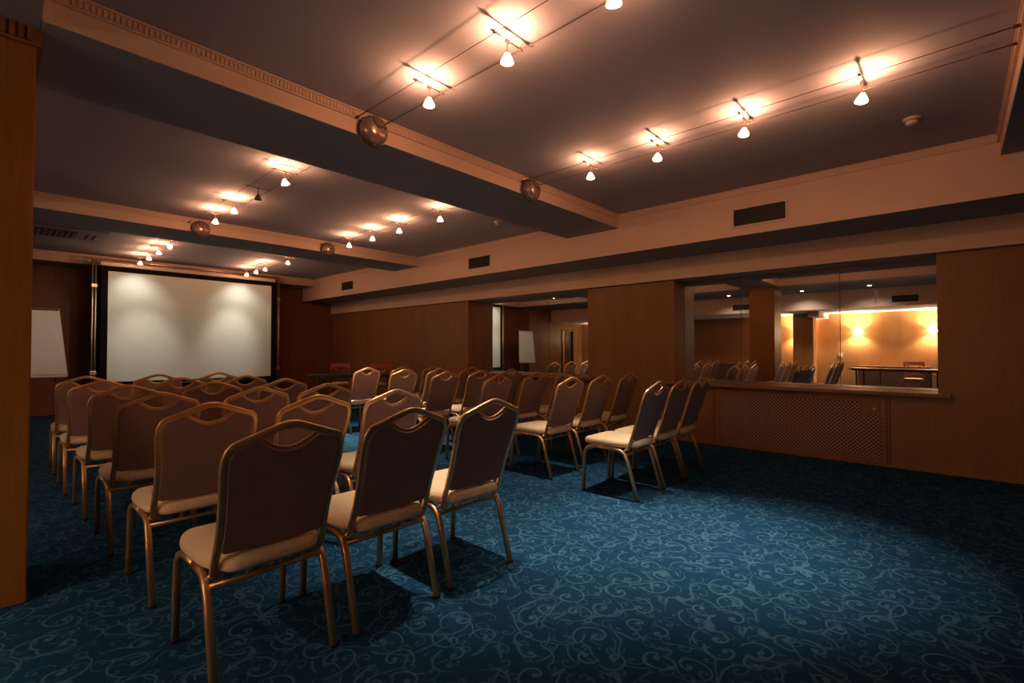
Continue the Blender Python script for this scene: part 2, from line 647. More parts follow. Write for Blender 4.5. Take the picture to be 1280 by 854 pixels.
# ------------------------------------------------------------------ sills, mirrors, radiator grilles
for (y0, y1), lab in (((0.03, 2.95), 'long veneer window sill below the big mirror beside the open floor'),
                      ((4.05, 7.05), 'veneer window sill below the mirror farther along, behind the chair backs')):
    b = new()                                    # full depth only between the piers
    a0, a1 = (MIR[0] if y0 < 1 else MIR[1])
    bx(b, XW - 0.10, XW - 0.001, y0, y1, 0.738, 0.777, 0.006, 2)
    bx(b, XW - 0.003, XM + 0.010, a0 + 0.002, a1 - 0.002, 0.737, 0.777)
    tag(obj('window_sill_board', b, M['veneer']), lab, 'sill')

ms = [((0.128, 0.966), 'mirror pane at the open end of the big mirror, showing wall lamps'),
      ((0.970, 2.041), 'middle mirror pane of the big mirror, showing the pillars'),
      ((2.045, 2.787), 'narrow mirror pane beside the pier, showing a bulkhead vent'),
      ((4.172, 5.197), 'mirror pane beside the pier, showing the doorway and flip chart'),
      ((5.201, 6.120), 'middle pane of the farther mirror, showing dark cloth'),
      ((6.124, 6.903), 'mirror pane at the screen end, showing a strip of white projection screen')]
for (y0, y1), lab in ms:
    b = new(); bx(b, XM, XM + 0.010, y0, y1, 0.780, ZCC - 0.004, 0.0015, 1)
    tag(obj('wall_mirror', b, M['mirror']), lab, 'mirror', 'mirror panes in the wall recesses')

def grille(y0, y1, lab):
    t = thing('radiator_grille', lab, 'radiator cover', (XW, (y0 + y1) / 2, 0))
    w = (y1 - y0) / 2
    z0, z1 = 0.025, 0.715
    iy, iz0, iz1 = w - 0.045, 0.065, 0.655
    b = new()
    bx(b, -0.020, -0.001, -w, w, z0, iz0, 0.002, 1)
    bx(b, -0.020, -0.001, -w, w, iz1, z1, 0.002, 1)
    bx(b, -0.020, -0.001, -w, -iy, iz0, iz1, 0.002, 1)
    bx(b, -0.020, -0.001, iy, w, iz0, iz1, 0.002, 1)
    obj('frame', b, M['veneer'], t)
    b = new(); bx(b, -0.0035, -0.001, -iy, iy, iz0, iz1)  # thin black sheet on the wall paints the shade behind the lattice
    obj('shade_backing', b, M['hollow_shade'], t)
    b = new()
    pitch, hw = 0.040, 0.0078
    # diagonal slats clipped to the opening
    for sgn, x0, x1 in ((1, -0.013, -0.009), (-1, -0.009, -0.005)):
        k = -iy - 1.0
        while k < iy + 1.0:
            # line y = k + sgn*(z-iz0)
            pts = []
            zs0, zs1 = iz0, iz1
            ya, yb = k, k + sgn * (iz1 - iz0)
            za, zb = iz0, iz1
            def clip(y, z, yo, zo):
                if y < -iy:
                    f = (-iy - y) / (yo - y); return -iy, z + (zo - z) * f
                if y > iy:
                    f = (iy - y) / (yo - y); return iy, z + (zo - z) * f
                return y, z
            if not (max(ya, yb) <= -iy or min(ya, yb) >= iy):
                p = clip(ya, za, yb, zb); q = clip(yb, zb, ya, za)
                d = Vector((0, q[0] - p[0], q[1] - p[1]))
                if d.length > 0.01:
                    d.normalize(); s = Vector((0, -d.z, d.y)) * hw
                    P = [Vector((x0, p[0], p[1])), Vector((x0, q[0], q[1]))]
                    vs = []
                    for xx in (x0, x1):
                        for c in P:
                            for g in (-1, 1):
                                vv = Vector((xx, c.y, c.z)) + s * g
                                vv.y = max(-iy, min(iy, vv.y)); vv.z = max(iz0, min(iz1, vv.z))
                                vs.append(b.verts.new(vv))
                    a = vs
                    for f in ((0, 1, 3, 2), (4, 6, 7, 5), (0, 2, 6, 4), (1, 5, 7, 3), (0, 4, 5, 1), (2, 3, 7, 6)):
                        try:
                            b.faces.new([a[i] for i in f])
                        except ValueError:
                            pass
            k += pitch
    obj('lattice', b, M['lattice'], t)
    b = new(); bx(b, -0.017, -0.004, -iy + 0.01, -iy + 0.16, iz1 - 0.125, iz1 - 0.002, 0.002, 1)
    ap = obj('access_plate', b, M['veneer'], t)
    b = new(); lathe(b, [(0, 0.006), (0.012, 0.006), (0.014, 0)], 12, axis='-x', org=(-0.017, -iy + 0.05, iz1 - 0.07))
    obj('knob', b, M['gold'], ap)
    return t
grille(0.53, 2.24, 'long veneer lattice radiator grille below the sill beside the open floor')
grille(4.55, 6.45, 'lattice radiator grille low on the wall half hidden behind the chairs')

# ------------------------------------------------------------------ air vents
def air_vent(x, yc, zc, w, h, facing, lab, slats=9):
    """facing -1: looks towards -X (mirror wall side); +1 towards +X"""
    t = thing('air_vent', lab, 'vent', (x, yc, zc), 0 if facing < 0 else PI, 'air vents in the bulkheads')
    b = new()
    f = 0.022
    for a in ((-w / 2 - f, w / 2 + f, h / 2, h / 2 + f), (-w / 2 - f, w / 2 + f, -h / 2 - f, -h / 2), (-w / 2 - f, -w / 2, -h / 2, h / 2), (w / 2, w / 2 + f, -h / 2, h / 2)):
        bx(b, -0.010, -0.0005, a[0], a[1], a[2], a[3], 0.0015, 1)
    obj('frame', b, M['ventframe'], t)
    b = new(); bx(b, -0.003, -0.0008, -w / 2, w / 2, -h / 2, h / 2)  # flat black sheet in place of the shaded duct
    obj('shade_backing', b, M['hollow_shade'], t)
    b = new()
    for i in range(slats):
        z = -h / 2 + (i + 0.5) * h / slats
        bx(b, -0.009, -0.003, -w / 2, w / 2, z - 0.0035, z + 0.0035)
    obj('louver', b, M['vent'], t)
    return t
air_vent(XB, 1.50, 2.622, 0.50, 0.175, -1, 'black louvred air vent in the cream bulkhead above the big mirror')
air_vent(XB, 5.74, 2.637, 0.50, 0.175, -1, 'black louvred air vent in the bulkhead between the two middle beams')
air_vent(XB, 10.0, 2.635, 0.50, 0.175, -1, 'small-looking black air vent in the bulkhead nearest the screen wall')
air_vent(XLB, 0.88, 2.45, 0.50, 0.16, 1, 'air vent above the wall lamps, seen at the open end of the big mirror')
air_vent(XLB, 4.62, 2.45, 0.50, 0.16, 1, 'air vent seen in the mirror beside the reflected pillar')

# ------------------------------------------------------------------ banquet chairs
def back_y(z):
    t = (z - 0.40) / 0.53
    return 0.088 - 0.180 * t


def back_pt(x, z, off=0.0):
    return (x, back_y(z) + off, z)


def arc(cx, cz, r, a0, a1, n):
    return [(cx + r * math.cos(a0 + (a1 - a0) * k / n), cz + r * math.sin(a0 + (a1 - a0) * k / n)) for k in range(n + 1)]


def frame_outline():
    """half outline of the back tube (x, z), from the bottom up to the peak"""
    pts = [(0.165, 0.388), (0.190, 0.390), (0.1975, 0.405), (0.197, 0.44), (0.1935, 0.50), (0.1925, 0.56), (0.195, 0.63), (0.200, 0.70), (0.205, 0.76), (0.2075, 0.80), (0.206, 0.835), (0.199, 0.857), (0.186, 0.872)]
    pts += [(0.16, 0.881), (0.12, 0.896), (0.08, 0.911), (0.045, 0.9235), (0.028, 0.9295), (0.012, 0.9325), (0, 0.933)]
    return pts


def make_chair(label):
    t = thing('banquet_chair', label, 'chair', group='gold-framed banquet chairs in rows')
    sq = section('rect', 0.026, 0.028)
    capm = M['blackplastic']
    for s in (-1, 1):
        x = s * 0.213
        # front leg with its bend, half of the side rail
        b = new()
        path = round_path([(x, 0.505, 0.012), (x, 0.487, 0.352), (x - s * 0.004, 0.425, 0.392), (x - s * 0.006, 0.27, 0.389)], 0.055, 5)
        sweep(b, path, sq, up=(1, 0, 0))
        lg = obj('leg', b, M['gold'], t)
        b = new(); bx(b, x - 0.0135, x + 0.0135, 0.491, 0.519, 0.0, 0.016, 0.002, 1)
        obj('foot_cap', b, capm, lg)
        b = new()
        path = round_path([(x, 0.0, 0.012), (x, 0.098, 0.340), (x - s * 0.004, 0.150, 0.384), (x - s * 0.006, 0.268, 0.389)], 0.055, 5)
        sweep(b, path, sq, up=(1, 0, 0))
        lg = obj('leg', b, M['gold'], t)
        b = new(); bx(b, x - 0.0135, x + 0.0135, -0.014, 0.014, 0.0, 0.016, 0.002, 1)
        obj('foot_cap', b, capm, lg)
    for y, z in ((0.104, 0.354), (0.474, 0.354)):
        b = new(); sweep(b, [(-0.205, y, z), (0.205, y, z)], section('rect', 0.018, 0.020))
        obj('stretcher', b, M['gold'], t)
    for s in (-1, 1):                                           # brackets between crossbar and cushion
        b = new(); bx(b, s * 0.075 - 0.007, s * 0.075 + 0.007, 0.097, 0.111, 0.362, 0.405, 0.002, 1)
        obj('bracket', b, M['gold'], t)
    # seat cushion
    poly = [(-0.155, 0.030), (0.155, 0.030), (0.219, 0.165), (0.224, 0.430), (0.190, 0.512), (-0.190, 0.512), (-0.224, 0.430), (-0.219, 0.165)]
    base = []
    n = len(poly)
    for i in range(n):
        a, p, c = Vector(poly[i - 1]), Vector(poly[i]), Vector(poly[(i + 1) % n])
        r = 0.035 if p.y < 0.1 or p.y > 0.5 else 0.05
        p0 = p + (a - p).normalized() * min(r, (a - p).length * .45)
        p2 = p + (c - p).normalized() * min(r, (c - p).length * .45)
        for k in range(5):
            q = k / 4
            base.append(p0 * (1 - q) ** 2 + p * 2 * q * (1 - q) + p2 * q * q)
    cc = Vector((0, 0.275))
    b = new()
    rings = []
    for sc_, z in ((0.90, 0.4035), (0.965, 0.405), (0.992, 0.412), (1.0, 0.422), (0.995, 0.434), (0.975, 0.446), (0.93, 0.4555), (0.80, 0.463), (0.5, 0.468), (0.15, 0.470)):
        rings.append([(cc.x + (p.x - cc.x) * sc_, cc.y + (p.y - cc.y) * sc_, z) for p in base])
    layers(b, rings)
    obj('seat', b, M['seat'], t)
    # back tube
    half = frame_outline()
    path = [back_pt(-x, z) for x, z in half] + [back_pt(x, z) for x, z in reversed(half[:-1])]
    b = new(); sweep(b, path, section('rect', 0.028, 0.018), up=(0, 1, 0.0))
    bf = obj('back_frame', b, M['gold'], t)
    for s in (-1, 1):
        b = new()
        sweep(b, [(s * 0.197, back_y(0.40) + 0.008, 0.398), (s * 0.209, 0.128, 0.372)], section('rect', 0.016, 0.016))
        obj('mounting_lug', b, M['gold'], bf)
    # upholstered panel inside the tube
    hp = [(0.166, 0.472), (0.178, 0.477), (0.1835, 0.488), (0.1825, 0.56), (0.185, 0.63), (0.190, 0.70), (0.195, 0.76), (0.197, 0.80), (0.195, 0.832), (0.188, 0.850), (0.176, 0.862), (0.150, 0.872), (0.120, 0.882), (0.108, 0.885), (0.096, 0.876), (0.084, 0.867), (0.066, 0.854), (0.045, 0.843), (0.022, 0.836), (0.0, 0.834)]
    full = hp + [(-x, z) for x, z in reversed(hp[:-1])]
    full += [(-0.11, 0.469), (-0.05, 0.467), (0.0, 0.4665), (0.05, 0.467), (0.11, 0.469)]
    nn = len(full)
    nrm = []
    for i in range(nn):
        a, c = Vector(full[i - 1]), Vector(full[(i + 1) % nn])
        d = (c - a).normalized()
        nrm.append(Vector((-d.y, d.x)))
    # orientation: make normals point inwards
    area = sum(full[i - 1][0] * full[i][1] - full[i][0] * full[i - 1][1] for i in range(nn))
    if area < 0:
        nrm = [-v for v in nrm]
    b = new(); rings = []
    for ins, off in ((0.0045, -0.0125), (0.002, -0.0115), (0.0, -0.008), (0.0, 0.010), (0.002, 0.015), (0.0045, 0.018)):
        rings.append([back_pt(full[i][0] + nrm[i].x * ins, full[i][1] + nrm[i].y * ins, off) for i in range(nn)])
    layers(b, rings, smooth=False)
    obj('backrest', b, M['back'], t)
    b = new()
    hh = [(0.116, 0.890), (0.108, 0.886), (0.096, 0.877), (0.084, 0.868), (0.066, 0.855), (0.045, 0.844), (0.022, 0.8365), (0.0, 0.8345)]
    path = [back_pt(-x, z) for x, z in hh] + [back_pt(x, z) for x, z in reversed(hh[:-1])]
    sweep(b, path, section('rect', 0.030, 0.007), up=(0, 1, 0))
    obj('handle_trim', b, M['gold'], t)
    return t


R = [1.868, 2.769, 3.642, 4.527, 5.432, 6.392]
rowname = ['back row', 'second row from the back', 'third row from the back', 'fourth row from the back', 'second row from the screen', 'front row by the screen']
LB = [[0.757, 1.283, 1.805], [0.755, 1.29, 1.81], [0.725, 1.292, 1.782], [0.71, 1.268, 1.826], [0.682, 1.252, 1.812], [0.68, 1.268, 1.84]]
RB = [[3.715, 4.19, 4.66], [3.77, 4.32, 4.88], [3.68, 4.31, 4.91], [3.70, 4.275, 4.84], [3.745, 4.335, 4.94], [3.775, 4.395, 5.0]]
lc = ['on the pillar side', 'in the middle', 'on the aisle side']
rc = ['on the aisle side', 'in the middle', 'on the mirror side']
LR = [[0.00, 0.00, -0.02], [0.01, 0.0, 0.01], [0.0, -0.01, 0.0], [0.02, 0.0, 0.01], [0.0, 0.01, 0.0], [-0.02, 0.0, 0.02]]
RR = [[0.02, 0.03, 0.03], [0.0, 0.01, 0.05], [0.02, -0.01, 0.0], [0.03, 0.0, 0.01], [0.0, 0.0, 0.02], [0.0, 0.0, 0.0]]
chair0 = None
for (blk, XS, RS, cn) in (('left block of chairs', LB, LR, lc), ('block of chairs by the mirror wall', RB, RR, rc)):
    for i in range(6):
        for j in range(3):
            first = chair0 is None
            side = {'left block of chairs': 'pillar-side block', 'block of chairs by the mirror wall': 'mirror-side block'}[blk]
            lab = 'gold-framed banquet chair %s, %s of the %s' % (cn[j], rowname[i], side)
            loc = (XS[i][j], R[i] + random.uniform(-0.004, 0.004), 0.0)
            rz = RS[i][j]
            if first:
                chair0 = make_chair(lab)
                chair0.location = loc
                chair0.rotation_euler = (0, 0, rz)
            else:
                dup(chair0, loc, rz, lab)

# ------------------------------------------------------------------ cable lighting
ZW, ZL_ = 2.865, 2.762
def cable_pair(xc, y0, y1, lab, z=ZW):
    t = thing('lighting_cable', lab, 'cable', (xc, (y0 + y1) / 2, z), 0, 'low-voltage lighting cables')
    h = (y1 - y0) / 2
    for s in (-1, 1):
        b = new()
        pts = [(s * 0.10, -h + (2 * h) * k / 12, -0.010 * math.sin(PI * k / 12)) for k in range(13)]
        sweep(b, pts, section('round', 0.0021, 0.0021, 6))
        w = obj('cable', b, M['wire'], t)
        for e in (-1, 1):
            b = new()
            sweep(b, [(s * 0.10, e * (h - 0.16), 0), (s * 0.10, e * (h - 0.03), 0)], section('round', 0.0042, 0.0042, 8))
            sweep(b, [(s * 0.10, e * (h - 0.03), 0), (s * 0.10, e * h, 0)], section('round', 0.010, 0.010, 8))
            obj('turnbuckle', b, M['wire'], w)
    return t
XA, XBL = 1.88, 3.665
for (y0, y1, nm) in ((-0.27, 3.145, 'over the open floor and back rows'), (3.995, 7.355, 'between the two crossbeams'), (8.175, 11.585, 'in front of the screen')):
    cable_pair(XA, y0, y1, 'pair of lighting cables %s, on the pillar side' % nm)
    cable_pair(XBL, y0, y1, 'pair of lighting cables %s, on the mirror side' % nm)


def make_lamp_meshes():
    bar = new()
    sweep(bar, [(-0.125, 0, ZW), (-0.03, 0, ZW), (-0.012, 0, ZW - 0.006)], section('round', 0.0045, 0.0045, 8))
    sweep(bar, [(0.125, 0, ZW), (0.03, 0, ZW), (0.012, 0, ZW - 0.006)], section('round', 0.0045, 0.0045, 8))
    for s in (-1, 1):
        bx(bar, s * 0.10 - 0.008, s * 0.10 + 0.008, -0.008, 0.008, ZW - 0.009, ZW + 0.009, 0.002, 1)
    bx(bar, -0.016, 0.016, -0.007, 0.007, ZW - 0.014, ZW + 0.004, 0.002, 1)
    return bar
bm = make_lamp_meshes()
bar_me = bpy.data.meshes.new('crossbar'); bmesh.ops.recalc_face_normals(bm, faces=bm.faces[:]); bm.to_mesh(bar_me); bm.free(); bar_me.materials.append(M['lampmetal'])
bm = new()   # stem and socket, head pivot at the origin, pointing down -Z
lathe(bm, [(0, 0.092), (0.0035, 0.092), (0.0035, 0.058), (0.006, 0.055), (0.007, 0.036), (0.007, 0.030), (0, 0.030)], 14)
sock_me = bpy.data.meshes.new('socket'); bmesh.ops.recalc_face_normals(bm, faces=bm.faces[:]); bm.to_mesh(sock_me); bm.free(); sock_me.materials.append(M['lampmetal'])
def cup_mesh(mat, lensmat, nm):
    b = new()
    lathe(b, [(0.010, 0.030), (0.014, 0.020), (0.022, 0.004), (0.028, -0.010), (0.0295, -0.018), (0.0275, -0.018), (0.020, 0.002), (0.010, 0.022)], 20)
    me = bpy.data.meshes.new(nm); bmesh.ops.recalc_face_normals(b, faces=b.faces[:]); b.to_mesh(me); b.free(); me.materials.append(mat)
    b = new()
    lathe(b, [(0, -0.022), (0.014, -0.021), (0.0245, -0.017), (0.0275, -0.0145)], 20)
    ml = bpy.data.meshes.new('lens'); b.to_mesh(ml); b.free(); ml.materials.append(lensmat)
    return me, ml
cup_on, lens_on = cup_mesh(M['cup'], M['lens'], 'reflector')
cup_off, lens_off = cup_mesh(M['cup_off'], M['cup_off'], 'reflector')

def spotlight(x, y, lab, aim=(0, 0, -1), watt=1.0, spill=1.0, lit=True, cone=49, zl=ZL_):
    t = thing('cable_spotlight', lab, 'lamp', (x, y, 0), 0, 'spotlights hung on the cables')
    o = bpy.data.objects.new('crossbar', bar_me); C.objects.link(o); o.parent = t
    s = bpy.data.objects.new('socket', sock_me); C.objects.link(s); s.parent = t; s.location = (0, 0, zl)
    c = bpy.data.objects.new('reflector', cup_on if lit else cup_off); C.objects.link(c); c.parent = t; c.location = (0, 0, zl); c.scale = (1.22, 1.22, 1.1)
    l = bpy.data.objects.new('lens', lens_on if lit else lens_off); C.objects.link(l); l.parent = c
    a = Vector(aim).normalized()
    q = Vector((0, 0, -1)).rotation_difference(a)
    c.rotation_euler = q.to_euler()
    if lit:
        light('beam', 'SPOT', SPOT_W * watt, SPOT_COL, t, Vector((0, 0, zl)) + a * 0.034, a, cone, 1.0, 0.016)
        if spill > 0:
            light('spill', 'SPOT', SPILL_W * spill, SPILL_COL, t, (0, 0, zl + 0.012), (0, 0, 1), 155, 1.0, 0.009)
            light('leak', 'POINT', LEAK_W * spill, LEAK_COL, t, (0, 0, zl + 0.006), radius=0.010)
    return t

loc_word = ['first', 'second', 'third', 'fourth']
def row(x, ys, where, kw):
    for i, y in enumerate(ys):
        k = kw.get(i, {})
        lab = k.pop('lab', None) or 'lit cable spotlight %s, %s from the camera end' % (where, loc_word[i])
        spotlight(x, y, lab, **k)
row(XA, [1.106, 1.757, 2.434], 'on the cables over the back chair rows',
    {0: dict(aim=(0.2, 0.1, -1), watt=0.25), 1: dict(aim=(.05, 0.1, -1), watt=0.7, spill=1.3, cone=50), 2: dict(aim=(0.02, 0.0, -1), watt=0.75, spill=1.2, cone=50)})
row(XBL, [0.409, 1.100, 1.760, 2.400], 'on the cables beside the big mirror',
    {0: dict(aim=(-0.12, 0.15, -1), watt=1.0, spill=1.3), 1: dict(aim=(-0.2, 0.05, -1), watt=1.3, spill=1.3), 2: dict(aim=(-0.25, -0.1, -1), watt=0.9), 3: dict(aim=(-0.02, 0.02, -1), watt=1.1, spill=0.8)})
row(XA, [4.598, 5.261, 5.968, 6.621], 'between the crossbeams, pillar-side cables',
    {0: dict(aim=(0.3, 0, -1), watt=0.2, spill=1.2), 1: dict(lit=False, lab='unlit cone-shaped cable spotlight hanging between lit ones, pillar-side cables'), 2: dict(watt=0.08, spill=1.2), 3: dict(watt=0.08, spill=1.2)})
row(XBL, [4.525, 5.368, 6.017, 6.66], 'between the crossbeams, mirror-side cables',
    {0: dict(watt=0.7, spill=0.8), 1: dict(watt=1.9, spill=1.3, cone=46), 2: dict(watt=2.0, spill=1.2, cone=46), 3: dict(watt=1.7, cone=46)})
row(XA, [8.732, 9.437, 10.121, 10.816], 'above the screen, pillar-side cables',
    {0: dict(aim=(-0.55, 1.0, -0.5), watt=0.22, cone=50), 1: dict(watt=0.2), 2: dict(aim=(0.1, 0.7, -1), watt=0.35), 3: dict(aim=(0, 0.55, -1), watt=0.10, cone=105)})
row(XBL, [8.819, 9.86, 10.322, 10.838], 'above the screen, mirror-side cables',
    {0: dict(watt=0.3), 1: dict(watt=0.3), 2: dict(aim=(-0.1, 0.7, -1), watt=0.35), 3: dict(aim=(0, 0.55, -1), watt=0.10, cone=105)})

# transformer domes on the beam faces
def dome(x, y, lab):
    t = thing('transformer_dome', lab, 'transformer', (x, y, 2.797), 0, 'round transformer housings on the beams')
    b = new(); lathe(b, [(0, 0.012), (0.108, 0.012), (0.111, 0.006), (0.111, 0.0), (0, 0.0)], 32, axis='-y', org=(0, 0, 0))
    obj('back_plate', b, M['blackplastic'], t)
    b = new()
    prof = [(0.106, 0.012), (0.106, 0.030), (0.102, 0.050), (0.093, 0.068), (0.077, 0.084), (0.054, 0.095), (0.027, 0.101), (0, 0.103)]
    lathe(b, prof, 32, axis='-y')
    obj('cover', b, M['dome'], t)
    b = new()
    pts = [(-0.035, -0.080, 0.075), (-0.040, -0.096, 0.040), (-0.028, -0.106, 0.012), (0.0, -0.109, 0.0), (0.018, -0.107, 0.012)]
    sweep(b, round_path(pts, 0.02, 3), section('round', 0.0035, 0.0035, 6))
    lathe(b, [(0, 0.010), (0.007, 0.008), (0.009, 0)], 10, axis='-y', org=(0.022, -0.100, 0.014))
    lathe(b, [(0, 0.010), (0.007, 0.008), (0.009, 0)], 10, axis='-y', org=(0.05, -0.094, 0.010))
    obj('cord_hook', b, M['blackplastic'], t)
    return t
dome(1.90, 3.135, 'round champagne transformer dome on the near crossbeam, over the back rows')
dome(3.68, 3.135, 'round champagne transformer dome on the near crossbeam, toward the mirror wall')
dome(1.914, 7.345, 'round transformer dome on the farther crossbeam, on the pillar side')
dome(3.669, 7.345, 'round transformer dome on the farther crossbeam, toward the mirror wall')

# smoke detectors
def detector(x, y, lab):
    t = thing('smoke_detector', lab, 'smoke detector', (x, y, ZC), 0, 'smoke detectors on the ceiling')
    b = new(); lathe(b, [(0, 0), (0.055, 0), (0.055, -0.012), (0.048, -0.016), (0, -0.016)], 24)
    obj('base', b, M['offwhite'], t)
    b = new(); lathe(b, [(0.040, -0.016), (0.040, -0.030), (0.034, -0.042), (0.018, -0.048), (0, -0.049)], 24)
    obj('sensor', b, M['offwhite'], t)
    b = new(); lathe(b, [(0.0405, -0.021), (0.0425, -0.021), (0.0425, -0.026), (0.0405, -0.026)], 24)
    obj('slot_ring', b, M['blackplastic'], t)
detector(4.66, 0.217, 'small white smoke detector on the ceiling beside the near beam')
detector(4.65, 4.52, 'small white smoke detector on the ceiling just behind the crossbeam')

# ceiling air-conditioning cassette
t = thing('ceiling_air_conditioner', 'flat grey air-conditioning cassette with slots in the ceiling near the screen', 'air conditioner', (0.72, 9.62, ZC))
b = new(); bx(b, -0.50, 0.50, -0.46, 0.46, -0.028, -0.001, 0.006, 2)
obj('panel', b, M['acgrey'], t)
b = new(); bx(b, -0.36, 0.18, -0.28, 0.28, -0.034, -0.028, 0.002, 1)
obj('intake', b, M['vent'], t)
b = new()
for i in range(9):
    bx(b, -0.35 + i * 0.062, -0.335 + i * 0.062, -0.27, 0.27, -0.037, -0.034)
obj('intake_rib', b, M['acgrey'], t)
for k in (0.30, 0.38):
    b = new(); bx(b, k - 0.012, k + 0.012, -0.22, 0.22, -0.031, -0.027)  # surface strips, the shade inside the slots painted as colour
    obj('outlet_slot', b, M['hollow_shade'], t)

# ------------------------------------------------------------------ projection screen on its chrome stand
YS = 11.3
t = thing('projection_screen', 'large white projection screen with black border on chrome poles', 'screen', (2.9, YS, 0))
b = new(); bx(b, -1.40, 1.435, -0.006, 0.0, 0.62, 2.632)
obj('projection_surface', b, M['screen'], t)
b = new()
bx(b, -1.50, -1.40, -0.008, 0.003, 0.56, 2.72)
bx(b, 1.435, 1.56, -0.008, 0.003, 0.56, 2.72)
bx(b, -1.40, 1.435, -0.008, 0.003, 2.632, 2.72)
bx(b, -1.40, 1.435, -0.008, 0.003, 0.56, 0.62)
bx(b, -1.50, 1.56, 0.001, 0.004, 0.56, 2.72)
obj('border', b, M['blackcloth'], t)
b = new(); sweep(b, [(-1.50, -0.002, 0.55), (1.56, -0.002, 0.55)], section('round', 0.020, 0.020, 12))
obj('bottom_bar', b, M['blackplastic'], t)
b = new(); bx(b, -1.52, 1.50, -0.06, 0.03, 2.72, 2.79, 0.012, 2)
obj('roller_case', b, M['casing'], t)
b = new(); bx(b, -1.62, 1.62, 0.20, 0.212, 0.02, 2.74)
obj('masking_drape', b, M['blackcloth'], t)
for s, x in ((-1, -1.585), (1, 1.60)):
    b = new()
    for d in (-0.022, 0.022):
        sweep(b, [(x + d, 0.05, 0.03), (x + d, 0.05, 2.84)], section('round', 0.013, 0.013, 12))
    p = obj('pole', b, M['chrome'], t)
    for z in (0.75, 2.32):
        b = new(); bx(b, x - 0.045, x + 0.045, 0.025, 0.075, z, z + 0.07, 0.008, 2)
        obj('clamp', b, M['chrome'], p)
    b = new()
    bx(b, x - 0.03, x + 0.03, -0.42, 0.26, 0.0, 0.035, 0.008, 2)
    obj('foot', b, M['blackplastic'], t)
b = new()
sweep(b, [(-1.60, 0.05, 2.845), (1.62, 0.05, 2.845)], section('round', 0.014, 0.014, 10))
sweep(b, [(-1.60, 0.05, 2.800), (1.62, 0.05, 2.800)], section('round', 0.010, 0.010, 10))
k = -1.5
while k < 1.5:
    sweep(b, [(k, 0.05, 2.802), (k + 0.05, 0.05, 2.843)], section('round', 0.006, 0.006, 8))
    k += 0.30
obj('top_rail', b, M['chrome'], t)

# ------------------------------------------------------------------ flip chart
t = thing('flip_chart', 'flip chart easel with blank white paper beside the pillar-side end wall', 'flip chart', (0.48, 10.98, 0), -0.02)
tilt = 0.10
def fc(x, z, o=0.0):
    return Vector((x, (z - 1.3) * tilt + o, z))
b = new()
rings = []
for o_ in (0.0, 0.018):
    rings.append([fc(-0.37, 0.76, o_), fc(0.47, 0.76, o_), fc(0.36, 1.88, o_), fc(-0.37, 1.88, o_)])
layers(b, rings, smooth=False)
obj('board', b, M['offwhite'], t)
b = new()
rings = []
for o_ in (-0.014, -0.001):
    rings.append([fc(-0.365, 0.80, o_), fc(0.462, 0.80, o_), fc(0.352, 1.855, o_), fc(-0.365, 1.855, o_)])
layers(b, rings, smooth=False)
obj('paper_pad', b, M['paper'], t)
b = new()
bx(b, -0.36, 0.35, 0.035, 0.075, 1.850, 1.875, 0.003, 1)
for x in (-0.22, -0.02, 0.10, 0.20, 0.27):
    bx(b, x - 0.008, x + 0.008, 0.030, 0.040, 1.850, 1.872)
obj('paper_clamp', b, M['blackplastic'], t)
b = new(); bx(b, -0.36, 0.46, -0.105, -0.050, 0.750, 0.775, 0.004, 1)
obj('marker_tray', b, M['offwhite'], t)
for p0, p1 in (((-0.30, 0.01, 0.9), (-0.36, -0.16, 0.0)), ((0.31, 0.01, 0.9), (0.38, -0.16, 0.0)), ((0.0, 0.06, 1.7), (0.0, 0.42, 0.0))):
    b = new(); sweep(b, [p0, p1], section('round', 0.012, 0.012, 10))
    obj('leg', b, M['lampmetal'], t)

# ------------------------------------------------------------------ folding tables, red lattice chairs
def folding_table(loc, rz, L, W, lab, mat):
    t = thing('folding_table', lab, 'table', loc, rz, 'folding tables along the walls')
    b = new(); bx(b, -L / 2, L / 2, -W / 2, W / 2, 0.700, 0.730, 0.006, 2)
    obj('tabletop', b, M[mat], t)
    b = new(); bx(b, -L / 2 + 0.05, L / 2 - 0.05, -W / 2 + 0.04, -W / 2 + 0.06, 0.665, 0.700)
    bx(b, -L / 2 + 0.05, L / 2 - 0.05, W / 2 - 0.06, W / 2 - 0.04, 0.665, 0.700)
    obj('apron', b, M['blackplastic'], t)
    for s in (-1, 1):
        x = s * (L / 2 - 0.16)
        for y in (-W / 2 + 0.07, W / 2 - 0.07):
            b = new(); bx(b, x - 0.016, x + 0.016, y - 0.016, y + 0.016, 0.0, 0.700, 0.003, 1)
            lg = obj('leg', b, M['blackplastic'], t)
            b = new(); sweep(b, [(x, y, 0.50), (x - s * 0.22, y, 0.690)], section('rect', 0.014, 0.014))
            obj('brace', b, M['blackplastic'], lg)
        b = new(); sweep(b, [(x, -W / 2 + 0.07, 0.14), (x, W / 2 - 0.07, 0.14)], section('rect', 0.018, 0.018))
        obj('crossbar', b, M['blackplastic'], t)
    return t
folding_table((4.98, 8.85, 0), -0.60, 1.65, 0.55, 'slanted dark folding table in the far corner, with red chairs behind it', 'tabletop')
folding_table((-2.27, 1.12, 0), PI / 2 + 0.24, 1.85, 0.60, 'dark folding table with a red chair, seen in the big mirror', 'tabletop_lit')

